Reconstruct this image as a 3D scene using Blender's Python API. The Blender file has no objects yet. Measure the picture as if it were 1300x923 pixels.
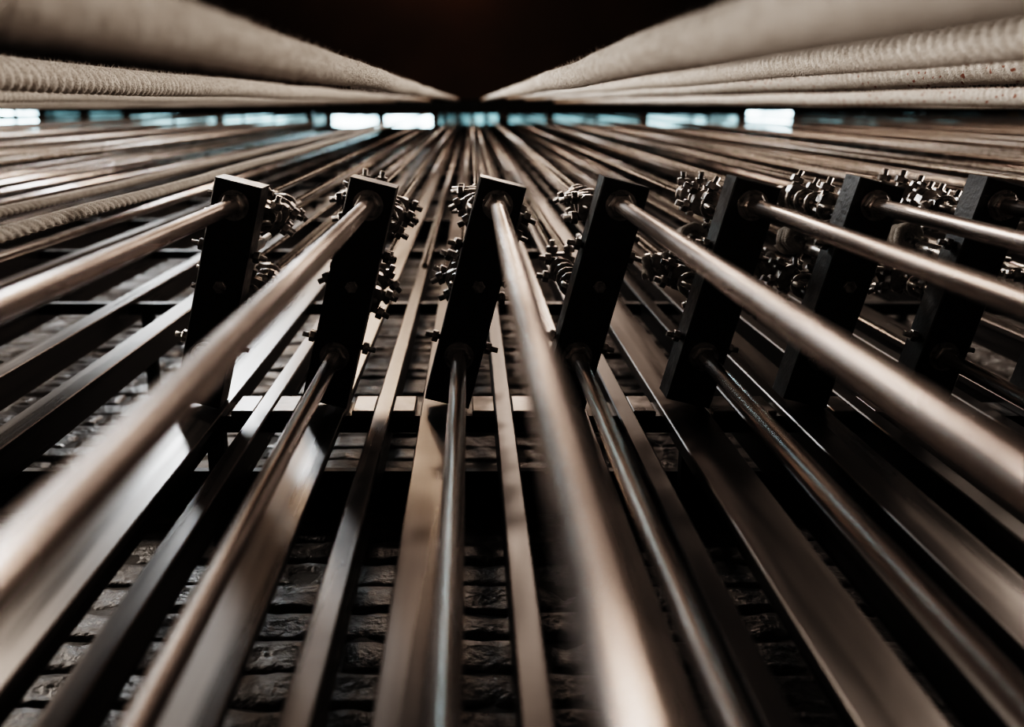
import bpy, math, random
from mathutils import Vector, noise
random.seed(7)
ZC = 1.6            # height of the viewer above the stage floor
WALL = 0.54         # wall plane (y)
RAILY = 0.345       # face of guide rails
TOPZ = 9.4
CEIL = 11.6
def W(x, y, d): return (x, y, d + ZC)

# ------------------------------------------------------------------ mesh builder
class MB:
    def __init__(s): s.v=[]; s.f=[]; s.m=[]; s.s=[]
    def face(s, idx, mat, sm): s.f.append(idx); s.m.append(mat); s.s.append(sm)
    def box(s, x0,x1,y0,y1,d0,d1, mat=0):
        b=len(s.v)
        for d in (d0,d1):
            for (x,y) in ((x0,y0),(x1,y0),(x1,y1),(x0,y1)): s.v.append(W(x,y,d))
        for q in ((0,1,2,3),(4,7,6,5),(0,4,5,1),(1,5,6,2),(2,6,7,3),(3,7,4,0)):
            s.face([b+i for i in q], mat, False)
    def loft(s, rings, mat=0, smooth=False, cap=True, closed=False):
        n=len(rings[0]); b=len(s.v)
        for r in rings: s.v.extend([tuple(p) for p in r])
        R=len(rings)
        for i in range(R if closed else R-1):
            j=(i+1)%R
            for k in range(n):
                l=(k+1)%n
                s.face([b+i*n+k,b+i*n+l,b+j*n+l,b+j*n+k],mat,smooth)
        if cap and not closed:
            s.face([b+k for k in range(n)],mat,False)
            s.face([b+(R-1)*n+k for k in reversed(range(n))],mat,False)
    def tube(s, pts, r, n=12, mat=0, smooth=True, cap=True, closed=False):
        pts=[Vector(p) for p in pts]; rings=[]; u=None
        N=len(pts)
        for i,p in enumerate(pts):
            if closed: t=(pts[(i+1)%N]-pts[i-1])
            else: t=(pts[min(i+1,N-1)]-pts[max(i-1,0)])
            t.normalize()
            if u is None:
                a=Vector((0,0,1)) if abs(t.z)<.9 else Vector((1,0,0))
                u=(a-t*a.dot(t)).normalized()
            else: u=(u-t*u.dot(t)).normalized()
            w=t.cross(u)
            rr=r[i] if isinstance(r,(list,tuple)) else r
            rings.append([p+(u*math.cos(2*math.pi*k/n)+w*math.sin(2*math.pi*k/n))*rr for k in range(n)])
        s.loft(rings,mat,smooth,cap,closed)
    def hexa(s, p0, p1, r, mat=0):
        p0=Vector(p0);p1=Vector(p1);a=(p1-p0)
        s.tube([p0,p0+a*.12,p0+a*.88,p1],[r*.86,r,r,r*.86],6,mat,False)
    def obj(s, name, mats):
        me=bpy.data.meshes.new(name); me.from_pydata(s.v,[],s.f); me.update()
        for m in mats: me.materials.append(m)
        me.polygons.foreach_set('material_index',s.m)
        me.polygons.foreach_set('use_smooth',s.s)
        import bmesh
        bm=bmesh.new(); bm.from_mesh(me); bmesh.ops.recalc_face_normals(bm,faces=bm.faces); bm.to_mesh(me); bm.free()
        o=bpy.data.objects.new(name,me); bpy.context.collection.objects.link(o); return o

# ------------------------------------------------------------------ materials
def mat(name, col, rough=.5, metal=0., col2=None, scale=(30,30,30), lo=.4, hi=.65, rr=.12, bump=0., bscale=None, spec=.5, detail=6):
    m=bpy.data.materials.new(name); m.use_nodes=True; nt=m.node_tree; N=nt.nodes; L=nt.links
    b=N['Principled BSDF']; b.inputs['Metallic'].default_value=metal
    b.inputs['Specular IOR Level'].default_value=spec
    tc=N.new('ShaderNodeTexCoord'); mp=N.new('ShaderNodeMapping'); mp.inputs['Scale'].default_value=scale
    L.new(tc.outputs['Object'],mp.inputs['Vector'])
    no=N.new('ShaderNodeTexNoise'); no.inputs['Scale'].default_value=1; no.inputs['Detail'].default_value=detail
    L.new(mp.outputs[0],no.inputs['Vector'])
    cr=N.new('ShaderNodeValToRGB'); cr.color_ramp.elements[0].position=lo; cr.color_ramp.elements[1].position=hi
    cr.color_ramp.elements[0].color=(*col,1); cr.color_ramp.elements[1].color=(*(col2 or col),1)
    L.new(no.outputs['Fac'],cr.inputs[0]); L.new(cr.outputs[0],b.inputs['Base Color'])
    mr=N.new('ShaderNodeMapRange'); mr.inputs['From Min'].default_value=.3; mr.inputs['From Max'].default_value=.7
    mr.inputs['To Min'].default_value=max(.03,rough-rr); mr.inputs['To Max'].default_value=min(1,rough+rr)
    L.new(no.outputs['Fac'],mr.inputs['Value']); L.new(mr.outputs[0],b.inputs['Roughness'])
    if bump:
        n2=N.new('ShaderNodeTexNoise'); n2.inputs['Scale'].default_value=bscale or 60; n2.inputs['Detail'].default_value=5
        L.new(tc.outputs['Object'],n2.inputs['Vector'])
        bp=N.new('ShaderNodeBump'); bp.inputs['Strength'].default_value=bump; bp.inputs['Distance'].default_value=.004
        L.new(n2.outputs['Fac'],bp.inputs['Height']); L.new(bp.outputs[0],b.inputs['Normal'])
    return m
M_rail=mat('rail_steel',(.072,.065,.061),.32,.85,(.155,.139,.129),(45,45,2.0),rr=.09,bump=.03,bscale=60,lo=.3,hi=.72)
M_railn=mat('narrow_rail_dark',(.026,.024,.023),.36,.8,(.062,.057,.054),(45,45,2.0),rr=.08,bump=.03,bscale=60,lo=.3,hi=.72)  # darker tone of the rail steel, for the middle and right narrow rails
M_raild=mat('rail_steel_dark',(.03,.028,.026),.42,.8,(.09,.083,.079),(30,30,30),rr=.12,bump=.15,bscale=60)
M_block=mat('guide_block_steel',(.10,.092,.087),.36,.8,(.24,.22,.21),(30,30,30),rr=.1,bump=.1,bscale=60)
M_railx=mat('cross_bar_dark',(.014,.0125,.012),.5,.5,(.03,.028,.027),(30,30,30),rr=.1,bump=.15,bscale=60)
M_rod=mat('rod_steel',(.44,.385,.355),.24,1.,(.68,.61,.57),(60,60,4),rr=.06)
M_black=mat('black_paint',(.006,.0058,.0056),.42,.2,(.014,.0135,.013),(80,80,80),rr=.1,bump=.12,bscale=220)
M_hw=mat('hardware_steel',(.20,.185,.175),.33,.85,(.46,.435,.415),(90,90,90),rr=.1,bump=.2,bscale=200)
M_cable=mat('wire_cable',(.21,.18,.16),.34,.8,(.36,.315,.28),(200,200,60))
M_beam=mat('beam_paint',(.018,.022,.022),.5,.1,(.03,.036,.036),(8,8,8),bump=.2)
M_timber=mat('beam_dark',(.010,.009,.008),.6,0,(.02,.018,.016),(3,40,40),bump=.4)
M_brick=mat('painted_brick',(.045,.041,.039),.38,0,(.145,.132,.124),(22,22,40),.34,.72,.14,.8,110,.55)
M_mortar=mat('mortar',(.035,.032,.030),.7,0,(.09,.082,.077),(40,40,40),bump=.8,bscale=60)
M_floor=mat('stage_floor',(.02,.015,.012),.6,0,(.04,.03,.022),(2,30,2),bump=.2)
M_ceil=mat('ceiling_dark',(.035,.022,.016),.8,0,(.07,.045,.032),(.8,.8,.8),bump=.1)
M_yellow=mat('label_yellow',(.7,.4,.03),.6,0)

def rope_mat(name, red, k=1):
    m=mat(name,(.68*k,.63*k,.58*k),.92,0,(.92*k,.88*k,.83*k),(160,160,60),.3,.7,.05,.8,600,.15)
    nt=m.node_tree;N=nt.nodes;L=nt.links;b=N['Principled BSDF']
    if red:
        old=b.inputs['Base Color'].links[0].from_socket
        tc=N.new('ShaderNodeTexCoord')
        vo=N.new('ShaderNodeTexVoronoi'); vo.inputs['Scale'].default_value=260
        L.new(tc.outputs['Object'],vo.inputs['Vector'])
        sp=N.new('ShaderNodeSeparateColor'); L.new(vo.outputs['Color'],sp.inputs[0])
        gt=N.new('ShaderNodeMath'); gt.operation='GREATER_THAN'; gt.inputs[1].default_value=.95; L.new(sp.outputs[0],gt.inputs[0])
        mx=N.new('ShaderNodeMix'); mx.data_type='RGBA'; L.new(gt.outputs[0],mx.inputs[0]); L.new(old,mx.inputs[6])
        mx.inputs[7].default_value=(.42,.22,.17,1); L.new(mx.outputs[2],b.inputs['Base Color'])
    return m
M_rope=rope_mat('cotton_rope',False); M_ropeR=rope_mat('cotton_rope_fleck',True); M_knot=rope_mat('knot_rope_dark',False,.55)  # knots take the same rope colours, only darker

def emis(name,col,st):
    m=bpy.data.materials.new(name); m.use_nodes=True; nt=m.node_tree;N=nt.nodes;L=nt.links
    b=N['Principled BSDF']; b.inputs['Base Color'].default_value=(.1,.15,.15,1); b.inputs['Roughness'].default_value=.2
    tc=N.new('ShaderNodeTexCoord'); no=N.new('ShaderNodeTexNoise'); no.inputs['Scale'].default_value=3.5
    L.new(tc.outputs['Object'],no.inputs['Vector'])
    mr=N.new('ShaderNodeMapRange'); mr.inputs['From Min'].default_value=.38; mr.inputs['From Max'].default_value=.62
    mr.inputs['To Min'].default_value=st*.25; mr.inputs['To Max'].default_value=st*1.3
    L.new(no.outputs['Fac'],mr.inputs['Value']); L.new(mr.outputs[0],b.inputs['Emission Strength'])
    b.inputs['Emission Color'].default_value=(*col,1); return m
M_w1=emis('pane_bright',(.62,.90,1.),12); M_w2=emis('pane_mid',(.50,.82,.90),2.2); M_w3=emis('pane_dim',(.36,.66,.73),.8)

# ------------------------------------------------------------------ room shell
def single(name, mats, fn):
    mb=MB(); fn(mb); return mb.obj(name,mats)
single('floor',[M_floor],lambda m:m.box(-7,7,-6,WALL+.3,-ZC-.1,-ZC))
single('ceiling',[M_ceil],lambda m:m.box(-7,7,-6,WALL+.3,CEIL,CEIL+.15))
FD=[0,.06,.22,.42,.6,.8,.94,1]; FX=[0,.018]+[.018+.964*i/14 for i in range(1,14)]+[.982,1]
def brickwall(m):
    m.box(-7,7,WALL+.0005,WALL+.3,-ZC,CEIL,1)
    ch=.054; L=.205; d=-ZC+.002; row=0
    while d+ch<CEIL:
        x=-6.9+(row%2)*L/2+random.uniform(-.012,.012)
        xr=6.8 if d>3.5 else 3.2
        while x<6.8:
            if abs(x)<xr and d>-.3:
                j=lambda a: random.uniform(-a,a)
                x0=x+.003+j(.002);x1=x+L-.003+j(.002);d0=d+.002+j(.0012);d1=d+ch-.0025+j(.0012)
                yf=WALL-.0035+j(.003); c=.004
                if d<2.3 and abs(x)<1.6:
                    b=len(m.v); seed=random.uniform(0,90); tilt=j(.003); nx=len(FX)-1; nd=len(FD)-1
                    for a in range(nd+1):
                        for q in range(nx+1):
                            px=x0+(x1-x0)*FX[q]; pd=d0+(d1-d0)*FD[a]
                            e=(q in(0,nx)) or (a in(0,nd))
                            nz=noise.noise(Vector((px*28+seed,pd*34,0)))*.0030+noise.noise(Vector((px*90,pd*90,seed)))*.0022
                            chip=max(0,noise.noise(Vector((px*18,pd*26,seed+5)))-.22)*.022
                            jx=noise.noise(Vector((px*40,pd*60,3)))*.0025; jd=noise.noise(Vector((px*40,pd*60,9)))*.0028
                            m.v.append(W(px+jx,(WALL+.004 if e else yf+nz+chip+tilt*(FD[a]-.5)),pd+jd))
                    for a in range(nd):
                        for q in range(nx):
                            i=b+a*(nx+1)+q; m.face([i,i+1,i+nx+2,i+nx+1],0,True)
                else:
                    b0=[W(x0,WALL+.01,d0),W(x1,WALL+.01,d0),W(x1,WALL+.01,d1),W(x0,WALL+.01,d1)]
                    b1=[W(x0,yf+c,d0),W(x1,yf+c,d0),W(x1,yf+c,d1),W(x0,yf+c,d1)]
                    b2=[W(x0+c+j(.002),yf+j(.0015),d0+c+j(.002)),W(x1-c+j(.002),yf+j(.0015),d0+c+j(.002)),W(x1-c+j(.002),yf+j(.0015),d1-c+j(.002)),W(x0+c+j(.002),yf+j(.0015),d1-c+j(.002))]
                    m.loft([b0,b1,b2],0,False)
            x+=L
        d+=ch; row+=1
single('wall_back',[M_brick,M_mortar],brickwall)

# ------------------------------------------------------------------ guide rails
def wide_rail(m,x,w=.052,y=RAILY,mt=0):
    h=w/2;c=.0012
    prof=[(x-h+c,y),(x+h-c,y),(x+h,y+c),(x+h,y+.009),(x+.005,y+.009),(x+.005,y+.05),(x-.005,y+.05),(x-.005,y+.009),(x-h,y+.009),(x-h,y+c)]
    m.loft([[W(px,py,d) for px,py in prof] for d in (-ZC,TOPZ)],mt)
def narrow_rail(m,x,w=.020,y=RAILY,mt=0):
    h=w/2;c=.0015
    prof=[(x-h+c,y),(x+h-c,y),(x+h,y+c),(x+h,y+.034),(x-h,y+.034),(x-h,y+c)]
    m.loft([[W(px,py,d) for px,py in prof] for d in (-ZC,TOPZ)],mt)
X0=-.031; SP=.1398
for k in range(-2,6):
    single('guide_rail',[M_rail],lambda m:wide_rail(m,X0+SP*k))
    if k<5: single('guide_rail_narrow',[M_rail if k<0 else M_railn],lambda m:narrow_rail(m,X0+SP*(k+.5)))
for x,w in ((-.50,.034),(-.625,.030),(-.79,.036)):
    single('guide_rail',[M_rail],lambda m:wide_rail(m,x,w))
def bank(m):
    for sgn in (-1,1):
        x=.93 if sgn<0 else .86
        while x<6:
            wide_rail(m,sgn*x,.03+random.uniform(-.006,.012)); x+=.150+random.uniform(-.01,.02)
single('guide_rail_bank',[M_rail],bank)

# cross members
def cross(m,k):
    d=1.005+.61*k; a,b=(-.41,1.2) if k==0 else (-6.3,6.3)
    m.box(a,b,RAILY+.0095,RAILY+.030,d,d+(.05 if k<=0 else .02),0)
    x=a+.1
    while x<b-.05:
        m.box(x,x+.02,RAILY+.030,WALL-.007,d+.002,d+.018,0); x+=.56
for k in range(-4,14):
    single('cross_bar',[M_raild if k<=0 else M_railx],lambda m:cross(m,k))
# solid guide blocks clamped to the near cross bar beside each narrow guide
def block(m,x,sg):
    a=x+sg*.0235; h=.0130; c=.0012; y0=RAILY+.0015; y1=RAILY+.0094
    lo=[W(a-h,y1,1.0),W(a+h,y1,1.0),W(a+h,y1,1.056),W(a-h,y1,1.056)]
    mi=[W(a-h,y0+c,1.0),W(a+h,y0+c,1.0),W(a+h,y0+c,1.056),W(a-h,y0+c,1.056)]
    hi=[W(a-h+c,y0,1.0+c),W(a+h-c,y0,1.0+c),W(a+h-c,y0,1.056-c),W(a-h+c,y0,1.056-c)]
    m.loft([lo,mi,hi],0)
for k in (-2,-1,0,1,2,3):
    for sg in (-1,1):
        if k==1 and sg==-1: continue
        single('guide_block',[M_block],lambda m:block(m,X0+SP*(k+.5),sg))
for d in (1.12,3.6,6.0):
    single('wall_angle_beam',[M_timber],lambda m:(m.box(-6.3,6.3,.472,WALL-.007,d,d+.012),m.box(-6.3,6.3,WALL-.018,WALL-.007,d+.012,d+.05)))

# ------------------------------------------------------------------ arbors
LE=math.radians(14.0); cL,sL=math.cos(LE),math.sin(LE)
def clip(m,x,y,d,phi,mt,S=1.3):
    u=Vector((math.cos(phi),math.sin(phi),0)); w=Vector((-u.y,u.x,0)); P=Vector(W(x,y,d))
    c=[(-.012,.002),(.012,.002),(.012,.008),(.007,.013),(-.007,.013),(-.012,.008)]
    m.loft([[P+w*a*S+u*b*S+Vector((0,0,z*S)) for a,b in c] for z in (-.006,.006)],mt)
    pts=[P+w*-.009*S+u*.026*S]
    for i in range(7):
        a=math.pi*i/6; pts.append(P-w*math.cos(a)*.009*S-u*math.sin(a)*.009*S)
    pts.append(P+w*.009*S+u*.026*S); m.tube(pts,.0028*S,8,mt)
    for sg in (-1,1): m.hexa(P+w*sg*.009*S+u*.0135*S,P+w*sg*.009*S+u*.0198*S,.0064*S,mt)
def helix_rope(m,P,axis,R,r,turns,pitch,mt):
    axis=Vector(axis).normalized(); a=Vector((1,0,0)) if abs(axis.x)<.8 else Vector((0,1,0))
    u=(a-axis*a.dot(axis)).normalized(); w=axis.cross(u); pts=[]; n=int(turns*20)
    for i in range(n): t=i/20; pts.append(Vector(P)+axis*pitch*t+(u*math.cos(t*6.283)+w*math.sin(t*6.283))*R)
    m.tube(pts,[r*(1+.12*math.sin(i*2.2)) for i in range(n)],10,mt)
arb=[(-.259),(-.112),(.030),(.165),(.309),(.444),(.583),(.725)]
def arbor(m,xt,idx):
    yt=.109
    def P(s_,t,d): return W(xt+s_*cL-t*sL, yt+s_*sL+t*cL, d)
    hw=.026;c=.0014; d0,d1=1.0,1.042
    def ring(k,d,t0=-.0255,t1=.236):
        return [P(-hw+k,t0+k,d),P(hw-k,t0+k,d),P(hw-k,t1-k,d),P(-hw+k,t1-k,d)]
    m.loft([ring(c,d0),ring(0,d0+c),ring(0,d1-c),ring(c,d1)],0)
    m.loft([ring(c,-1.35),ring(0,-1.35+c),ring(0,-1.30-c),ring(c,-1.30)],0)
    for i in range(6):
        z=-1.298+i*.041
        m.loft([[P(-.05,-.02,z),P(.05,-.02,z),P(.05,.23,z),P(-.05,.23,z)],[P(-.05,-.02,z+.038),P(.05,-.02,z+.038),P(.05,.23,z+.038),P(-.05,.23,z+.038)]],2)
    for t in (0,.177):
        m.tube([P(0,t,-1.37),P(0,t,1.062)],.0085,24,1)
        m.hexa(P(0,t,d0-.011),P(0,t,d0),.0145,2); m.tube([P(0,t,d0-.0025),P(0,t,d0)],.017,20,2)
        m.hexa(P(0,t,d1),P(0,t,d1+.013),.0145,2)
    m.hexa(P(.002,.093,d0-.006),P(.002,.093,d0),.0075,2)
    for t in (.055,.165):
        for sg in (-1,1):
            m.tube([P(sg*hw,t,1.02),P(sg*(hw+.017),t,1.02)],.0032,8,2)
            m.hexa(P(sg*(hw+.002),t,1.02),P(sg*(hw+.009),t,1.02),.0072,2)
    # lift cables with wire rope clips directly above the plate
    for (s_,t) in ((-.017,.016),(.018,.022),(-.016,.112),(.017,.118)):
        a=Vector(P(s_,t,d1)); x,y=a.x,a.y
        m.tube([P(s_,t,d1),P(s_,t,d1+.02)],.005,10,2)
        ctr=Vector(P(s_,t,d1+.032)); ax=Vector((cL,sL,0))
        m.tube([ctr+ax*math.cos(q*.5236)*.011+Vector((0,0,1))*math.sin(q*.5236)*.014 for q in range(12)],.0035,8,2,closed=True)
        m.tube([W(x,y,d1+.045),W(x,y,TOPZ)],.0034,8,3)
        m.tube([W(x+.006,y+.003,d1+.05),W(x+.006,y+.003,d1+.25)],.0034,8,3)
        for i in range(5):
            clip(m,x,y,d1+.04+i*.036+random.uniform(-.006,.006),random.choice((LE,LE+math.pi,LE-1.6,LE+.5,LE+2.7))+random.uniform(-.3,.3),2)
    m.tube([P(0,.07,d1),P(0,.07,d1+.03),P(0,.07,d1+.04),P(0,.07,d1+.14),P(0,.07,d1+.15),P(0,.07,d1+.2)],[.004,.004,.009,.009,.004,.004],10,2)
    if idx>=4:
        helix_rope(m,P(-.012,.06,1.14),(0.1,.2,1),.014,.006,4.5,.015,4)
        helix_rope(m,P(-.025,.10,1.16),(-.8,.25,.3),.011,.0055,3,.013,4)
for i,x in enumerate(arb):
    single('counterweight_arbor',[M_black,M_rod,M_hw,M_cable,M_knot],lambda m:arbor(m,x,i))

# cables and arbor rods of the other line sets
def lines(m):
    for sgn,st in ((-1,.95),(1,.88)):
        x=st
        while x<6:
            for y in (.118+random.uniform(-.01,.01),.20+random.uniform(-.01,.01)):
                m.tube([W(sgn*x+random.uniform(-.02,.02),y,-ZC),W(sgn*x+random.uniform(-.02,.02),y,TOPZ-.01)],.0045,8,0)
            x+=.17
    for k in range(-4,6):
        x=X0+SP*k+.085
        m.tube([W(x,.30,1.7),W(x,.30,TOPZ-.01)],.006,8,0)
single('lift_cable_bank',[M_cable],lines)
def rods(m):
    for sgn,st in ((-1,.90),(1,.97)):
        x=st
        while x<6:
            m.tube([W(sgn*x,.285,-ZC),W(sgn*x,.285,TOPZ-.01)],.008,10,0); x+=.16*random.choice((1,1,2))
single('arbor_rod_bank',[M_rod],rods)

# ------------------------------------------------------------------ hand ropes
def rope(name,x,y,R,mt,fuzz=3000,detail_to=3.4,strands=4,pitch=.066):
    m=MB(); n=28; d=-.35; ds=[-ZC,-.36]
    while d<detail_to: ds.append(d); d+=.0026 if d<1.4 else .0045
    while d<TOPZ-.09: ds.append(d); d+=.08
    ds.append(TOPZ-.01)
    rings=[]; ph=random.uniform(0,6)
    for d in ds:
        wx=.0014*math.sin(d*9+ph)+.0008*math.sin(d*23+ph*2); wy=.001*math.cos(d*7+ph)
        det=1 if d<detail_to and d>-.36 else 0
        ring=[]
        for k in range(n):
            a=2*math.pi*k/n; ca,sa=math.cos(a),math.sin(a)
            q=abs(math.sin(strands/2*(a-2*math.pi*d/pitch)+.3*math.sin(d*31+ph)))
            rr=R*(.66+.36*q**.6+.06*noise.noise(Vector((ca*3,sa*3+ph,d*260)))) if det else R*.95
            ring.append(W(x+wx+rr*ca,y+wy+rr*sa,d))
        rings.append(ring)
    m.loft(rings,0,True)
    for i in range(fuzz):
        d=random.uniform(.1,2.0); a=random.uniform(0,6.283)
        c,s_=math.cos(a),math.sin(a); l=random.uniform(.002,.008)
        tz=random.uniform(-1,1)*l; ta=random.uniform(-1,1)*l*.8
        p=Vector(W(x+R*.95*c,y+R*.95*s_,d)); tip=p+Vector((c*l*.8-s_*ta,s_*l*.8+c*ta,tz)); w=Vector((-s_,c,.6))*.00018
        b=len(m.v); m.v.extend([tuple(p-w),tuple(p+w),tuple(tip)]); m.face([b,b+1,b+2],0,False)
    return m.obj(name,[mt])
rope('hand_rope',-.125,-.0300,.0135,M_rope)
rope('hand_rope',-.395,-.0232,.0145,M_rope,9000)
rope('hand_rope',-.76,-.0145,.0140,M_rope,7000)
rope('hand_rope',-1.10,-.0045,.0130,M_rope,1000)
rope('hand_rope',-1.45,.008,.0130,M_rope,0)
rope('hand_rope',.118,-.0310,.0135,M_rope)
rope('hand_rope',.375,-.0430,.0145,M_rope,9000)
rope('hand_rope',.555,-.0330,.0150,M_ropeR,10000)
rope('hand_rope',.85,-.0085,.0150,M_ropeR,9000)
rope('hand_rope',1.20,-.001,.0135,M_ropeR,0)
rope('hand_rope',-.43,.118,.0075,M_rope,0)
rope('hand_rope',-.66,.150,.0075,M_rope,0)

# ------------------------------------------------------------------ head steel
def chan(m,y0,y1,d):
    m.box(-6.4,6.4,y0,y1,d,d+.02); m.box(-6.4,6.4,y0,y0+.012,d-.0,d+.12); m.box(-6.4,6.4,y1-.012,y1,d,d+.12)
single('head_beam',[M_beam],lambda m:chan(m,.275,.375,TOPZ))
single('head_beam',[M_beam],lambda m:chan(m,-.03,.085,TOPZ))
def posts(m):
    for x in (-5.9,-3.9,-1.62,-.9,.8,1.75,3.3,4.6,5.6): m.box(x-.035,x+.035,.085,.275,TOPZ,TOPZ+.1)
    for x in (-5.2,-4.6,-3.0,-2.3,2.4,4.0,5.1): m.box(x-.012,x+.012,.085,.275,TOPZ+.03,TOPZ+.06)
single('head_beam_post',[M_beam],posts)
def sheave(m,x):
    c=Vector(W(x,.18,TOPZ+.14)); n=28
    prof=[(-.012,.03),(-.012,.085),(-.008,.088),(-.003,.075),(.003,.075),(.008,.088),(.012,.085),(.012,.03)]
    m.loft([[c+Vector((px,math.cos(6.283*i/n)*r,math.sin(6.283*i/n)*r)) for px,r in prof] for i in range(n)],0,False,closed=True)
    m.box(x-.02,x-.015,.09,.27,TOPZ+.03,TOPZ+.25); m.box(x+.015,x+.02,.09,.27,TOPZ+.03,TOPZ+.25)
    m.tube([c-Vector((.022,0,0)),c+Vector((.022,0,0))],.032,14,0)
for x in (-.26,-.12,.02,.16,.30): single('sheave_block',[M_hw],lambda m:sheave(m,x))
def window(i,x0,x1,y0,y1,mt):
    m=MB(); d=CEIL-.034
    m.box(x0,x1,y0,y1,d,d+.03,1)
    f=.03
    m.box(x0-f,x1+f,y0-f,y0,d-.03,d+.033); m.box(x0-f,x1+f,y1,y1+f,d-.03,d+.033)
    m.box(x0-f,x0,y0,y1,d-.03,d+.033); m.box(x1,x1+f,y0,y1,d-.03,d+.033)
    nm=max(1,int((x1-x0)/.5))
    for k in range(1,nm): xx=x0+(x1-x0)*k/nm; m.box(xx-.012,xx+.012,y0,y1,d-.02,d+.0)
    m.obj('window_%d'%i,[M_beam,mt])
for i,(a,b,c,d,mt) in enumerate([(-6.3,-5.35,.11,.34,M_w1),(-5.25,-4.3,.12,.31,M_w3),(-4.2,-3.15,.15,.28,M_w2),(-3.05,-1.8,.15,.26,M_w2),(-1.7,-.48,.16,.285,M_w1),(-.38,.38,.14,.26,M_w3),(.48,2.1,.15,.25,M_w3),(2.2,3.3,.15,.28,M_w2),(3.42,3.98,.11,.34,M_w1),(4.1,6.3,.14,.25,M_w3)]):
    window(i+1,a,b,c,d,mt)
single('warning_label',[M_yellow],lambda m:m.box(5.42,5.53,.10,.20,TOPZ-.006,TOPZ))

# ------------------------------------------------------------------ lights
def area(name,loc,target,sx,sy,power,col):
    l=bpy.data.lights.new(name,'AREA'); l.shape='RECTANGLE'; l.size=sx; l.size_y=sy; l.energy=power; l.color=col
    o=bpy.data.objects.new(name,l); bpy.context.collection.objects.link(o); o.location=W(*loc)
    o.rotation_euler=(Vector(W(*target))-o.location).to_track_quat('-Z','Y').to_euler(); return o
area('work_light_left',(-2.6,-2.0,3.4),(-.2,.3,1.4),.3,.25,50,(1,.89,.79))
area('work_light_right',(2.4,-1.8,3.0),(.3,.3,1.2),.25,.25,20,(1,.87,.77))
area('rail_reflection_fill',(-1.7,-1.75,6.0),(-.3,.35,.9),1.2,.25,75,(.90,.96,1))  # added cool lamp, placed to give the left rails pale reflections
area('stage_light',(.4,-2.8,6.2),(0,.3,1.2),.3,.25,34,(1,.81,.69))
area('rod_highlight_fill',(.7,-1.7,8.2),(.2,.1,.8),.4,.25,26,(1,.79,.67))  # added lamp out of view, angled to put highlights along the rods
area('loft_light',(-1,-3,9.0),(0,.3,6),1.0,.6,80,(1,.74,.56))
area('rope_fill_left',(-2.7,-.55,1.9),(.4,0,1.2),.35,.3,40,(1,.88,.79))  # added fill from the left, brightens the ropes and plate sides
area('rope_fill_right',(2.8,-.6,1.9),(-.4,0,1.1),.35,.3,40,(1,.87,.77))  # matching added fill from the right, no fixture there
area('ceiling_glow_fill',(-.4,-3.2,10.3),(-.4,-1.7,11.6),.3,.3,30,(1,.6,.4))  # added unseen lamp that makes the faint brown glow on the ceiling
w=bpy.data.worlds.new('world'); bpy.context.scene.world=w; w.use_nodes=True
w.node_tree.nodes['Background'].inputs[0].default_value=(.008,.0079,.0079,1)
w.node_tree.nodes['Background'].inputs[1].default_value=1

# ------------------------------------------------------------------ camera
from mathutils import Matrix
th=math.atan(287/1155); c,s=math.cos(th),math.sin(th)
cam=bpy.data.cameras.new('camera'); co=bpy.data.objects.new('camera',cam); bpy.context.collection.objects.link(co)
co.matrix_world=Matrix(((1,0,0,0),(0,-c,-s,0),(0,s,-c,ZC),(0,0,0,1)))
cam.sensor_width=36; cam.lens=1155/1300*36; cam.shift_x=53/1300; cam.shift_y=-44/1300
cam.clip_start=.01
cam.dof.use_dof=True; cam.dof.focus_distance=1.04; cam.dof.aperture_fstop=3.4
bpy.context.scene.camera=co
bpy.context.scene.view_settings.view_transform='Filmic'
bpy.context.scene.view_settings.look='Very High Contrast'
bpy.context.scene.view_settings.exposure=.25
